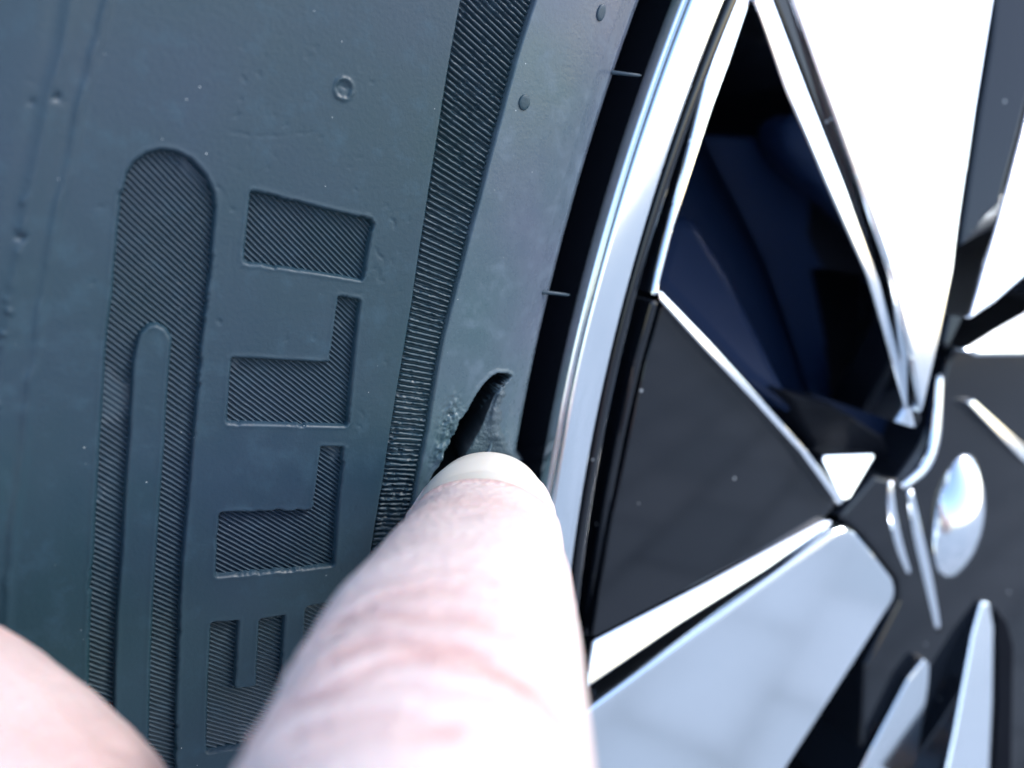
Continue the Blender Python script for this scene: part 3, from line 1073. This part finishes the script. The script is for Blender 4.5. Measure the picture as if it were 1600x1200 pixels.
limb([(0, -52, -8, 13), (4, -62, -50, 15), (14, -72, -90, 18), (18, -82, -140, 20)])
limb([(18, -54, -10, 13), (18, -64, -50, 16), (22, -73, -90, 19), (24, -83, -140, 21)])
limb([(38, -60, -14, 12), (32, -68, -52, 15), (28, -75, -90, 18), (30, -84, -140, 20)])
limb([(52, -66, -20, 11), (44, -73, -55, 14), (34, -78, -90, 17), (34, -85, -140, 18)])
hm = bpy.data.meshes.new('hand')
bm.to_mesh(hm)
bm.free()
tmp = bpy.data.objects.new('hand_source', hm)
COL.objects.link(tmp)
md = tmp.modifiers.new('remesh', 'REMESH')
md.mode = 'VOXEL'
md.voxel_size = 0.00045
dg = bpy.context.evaluated_depsgraph_get()
em = bpy.data.meshes.new_from_object(tmp.evaluated_get(dg))
bpy.data.objects.remove(tmp)
nv = len(em.vertices)
co = np.empty(nv * 3, np.float32)
em.vertices.foreach_get('co', co)
co = co.reshape(-1, 3).astype(float)
ne = len(em.edges)
ed = np.empty(ne * 2, np.int32)
em.edges.foreach_get('vertices', ed)
ed = ed.reshape(-1, 2)
deg = np.bincount(ed.ravel(), minlength=nv).astype(float)[:, None]


def lap(c):
    s_ = np.stack([np.bincount(ed[:, 0], weights=c[ed[:, 1], k], minlength=nv) + np.bincount(ed[:, 1], weights=c[ed[:, 0], k], minlength=nv) for k in range(3)], -1)
    return s_ / deg


for _ in range(7):
    co = co + 0.6 * (lap(co) - co)
    co = co - 0.52 * (lap(co) - co)
wl = np.stack([co[:, 0], co[:, 2], -co[:, 1]], -1) * 1000.0          # wheel mm
cc = (wl - CP) @ CM
X, Y, D = cc[:, 0], cc[:, 1], -cc[:, 2]
em.vertices.foreach_set('co', co.astype(np.float32).ravel())
em.update()
nrm = np.empty(nv * 3, np.float32)
em.vertex_normals.foreach_get('vector', nrm)
nrm = nrm.reshape(-1, 3).astype(float)
cx, cy, w_, h_ = sec(D)
rx, ry = (X - cx) / w_, (Y - cy) / h_
ang = np.arctan2(rx, ry)
on = (np.hypot(rx, ry) < 1.35) & (D > 24)
top = on * sstep(1.75, 1.0, np.abs(ang))
dis = np.zeros(nv)
flush_shade = np.zeros(nv)
crs = np.random.default_rng(5)
fine = [(crs.uniform(33, 49), crs.uniform(.08, .20), crs.uniform(.24, .34), crs.uniform(.5, 3.0), crs.uniform(.25, .6), crs.uniform(0, 6.3)) for _ in range(46)] + [(crs.uniform(54, 66), crs.uniform(.03, .07), .3, crs.uniform(.5, 2.0), crs.uniform(.25, .6), crs.uniform(0, 6.3)) for _ in range(18)]
# middle joint: long wavering folds; end joint: short fine ones
folds = []
for D0, dep, wid, amp, lim, ph in ((45.5, .16, .40, 1.0, 1.0, .3), (43.0, .30, .32, 1.4, 1.25, 1.1), (40.9, .44, .34, 1.8, 1.35, 2.0), (39.1, .34, .32, 1.2, 1.1, 4.0), (37.2, .46, .34, 1.5, 1.35, 0.7),
                                   (35.2, .32, .34, 1.8, 1.25, 5.1), (33.4, .22, .42, 1.4, 1.2, 3.3), (63.0, .10, .45, 1.0, .9, 1.7), (61.2, .14, .45, 1.2, 1.05, .4), (59.3, .12, .45, 1.0, 1.0, 2.6),
                                   (57.0, .07, .5, 1.4, .8, 5.5), (51.0, .05, .5, 1.4, .8, 2.2), (44.2, .26, .28, 2.2, 1.2, 5.9), (42.0, .28, .28, 2.0, 1.1, 3.0), (38.2, .30, .28, 2.4, 1.2, 1.5), (36.2, .26, .28, 2.0, 1.2, 2.9), *fine):
    wob = amp * (0.35 * np.sin(ang * 2.2 + ph) + 0.22 * np.sin(ang * 5.1 + 2 * ph) + 0.12 * np.sin(ang * 11 + 3 * ph))
    arc = 1.3 * ang ** 2 * (1 if D0 < 48 else 0.7)
    e = (D - (D0 + wob - arc * (0.9 if ph > 2 else -0.4))) / wid
    mask = sstep(lim, lim - 0.5, np.abs(ang + (0.2 if lim > 0.7 else 0.9) * math.sin(ph))) * top
    g_ = np.exp(-e * e) * mask
    dis -= 0.8 * dep * g_
    dis += 0.2 * dep * (np.exp(-((e - 2.2) / 1.2) ** 2) + np.exp(-((e + 2.2) / 1.2) ** 2)) * mask
    flush_shade += 0.52 * dep / 0.4 * np.exp(-(e / 0.95) ** 2) * mask
nz = vnoise(X * 0.23 + 7, D * 0.25 + Y * 0.2, 91)
nz2 = vnoise(X * 0.6 + 3, D * 0.6 + Y * 0.4, 92)
flush_shade += top * (0.15 * np.exp(-((D - 40) / 4.5) ** 2) * (0.55 + 0.6 * nz) + 0.16 * np.exp(-((D - 61) / 3.0) ** 2))
flush_shade += on * 0.30 * sstep(-0.6, -1.6, ang) * (0.7 + 0.5 * nz)  # redder left flank paints the side turned away from the sun
thumb = (~on) & (X < -15)
flush_shade += thumb * (0.14 + 0.22 * np.clip(nz, 0, 1))
dis += 0.05 * nz2 + 0.10 * nz
# soft fold of skin round the nail
NA, ND0, ND1 = 0.98, 70.8, 86.6
ed_a = (np.abs(ang) - NA) / 0.16
nailm = sstep(0.2, -0.4, ed_a) * sstep(ND0 - 0.3, ND0 + 0.9, D) * on
dis -= 0.30 * nailm
dis += 0.28 * np.exp(-((D - (ND0 - 0.8)) / 0.9) ** 2) * sstep(1.2, 0.7, np.abs(ang)) * on
dis += 0.22 * np.exp(-((ed_a - 0.7) / 0.8) ** 2) * sstep(68, 71, D) * sstep(84, 80, D) * on
flush_shade += 0.55 * np.exp(-((D - (ND0 - 0.8)) / 0.8) ** 2) * sstep(1.2, 0.7, np.abs(ang)) * on
co = co + nrm * dis[:, None] / 1000.0
em.vertices.foreach_set('co', co.astype(np.float32).ravel())
at = em.attributes.new('flush_shade', 'FLOAT', 'POINT')
at.data.foreach_set('value', np.clip(flush_shade, 0, 1).astype(np.float32))
em.materials.clear()
em.update()
em.name = 'hand'
hand = link('hand', em, M_SKIN)
tag(hand, 'bare hand pressing one fingertip onto the torn black tyre rubber', 'hand')

# fingernail: a curved thin shell over the fingertip
V, F = [], []
na, nd = 26, 26
for layer, off in ((0, 0.16), (1, -0.30)):
    for j in range(nd + 1):
        v = j / nd
        for i in range(na + 1):
            a = (i / na * 2 - 1) * NA
            k = i / na * 2 - 1
            Dd = ND0 + (ND1 - ND0) * v + 1.0 * (1 - k * k) * (v - 0.5) * 1.2 - 0.2
            Dq = min(Dd, 85.2)
            ccx, ccy, cw, ch = sec(min(Dq, 83.0))
            ex = max(0.0, Dd - 83.0)
            sc = 1.0 - 0.035 * ex
            q = camp(ccx + (cw * sc + off) * math.sin(a), ccy - 0.25 * ex + (ch * sc + off) * math.cos(a), Dd)
            V.append(q)
st = (na + 1) * (nd + 1)
for j in range(nd):
    for i in range(na):
        a0 = j * (na + 1) + i
        F.append((a0, a0 + 1, a0 + na + 2, a0 + na + 1))
        F.append((st + a0, st + a0 + na + 1, st + a0 + na + 2, st + a0 + 1))
for i in range(na):
    for base in (0, nd * (na + 1)):
        F.append((base + i, base + i + 1, st + base + i + 1, st + base + i))
for j in range(nd):
    for base in (0, na):
        F.append((j * (na + 1) + base, (j + 1) * (na + 1) + base, st + (j + 1) * (na + 1) + base, st + j * (na + 1) + base))
nail = mesh_py('fingernail', V, F, M_NAIL, hand, True)
tag(nail, 'short pale fingernail')
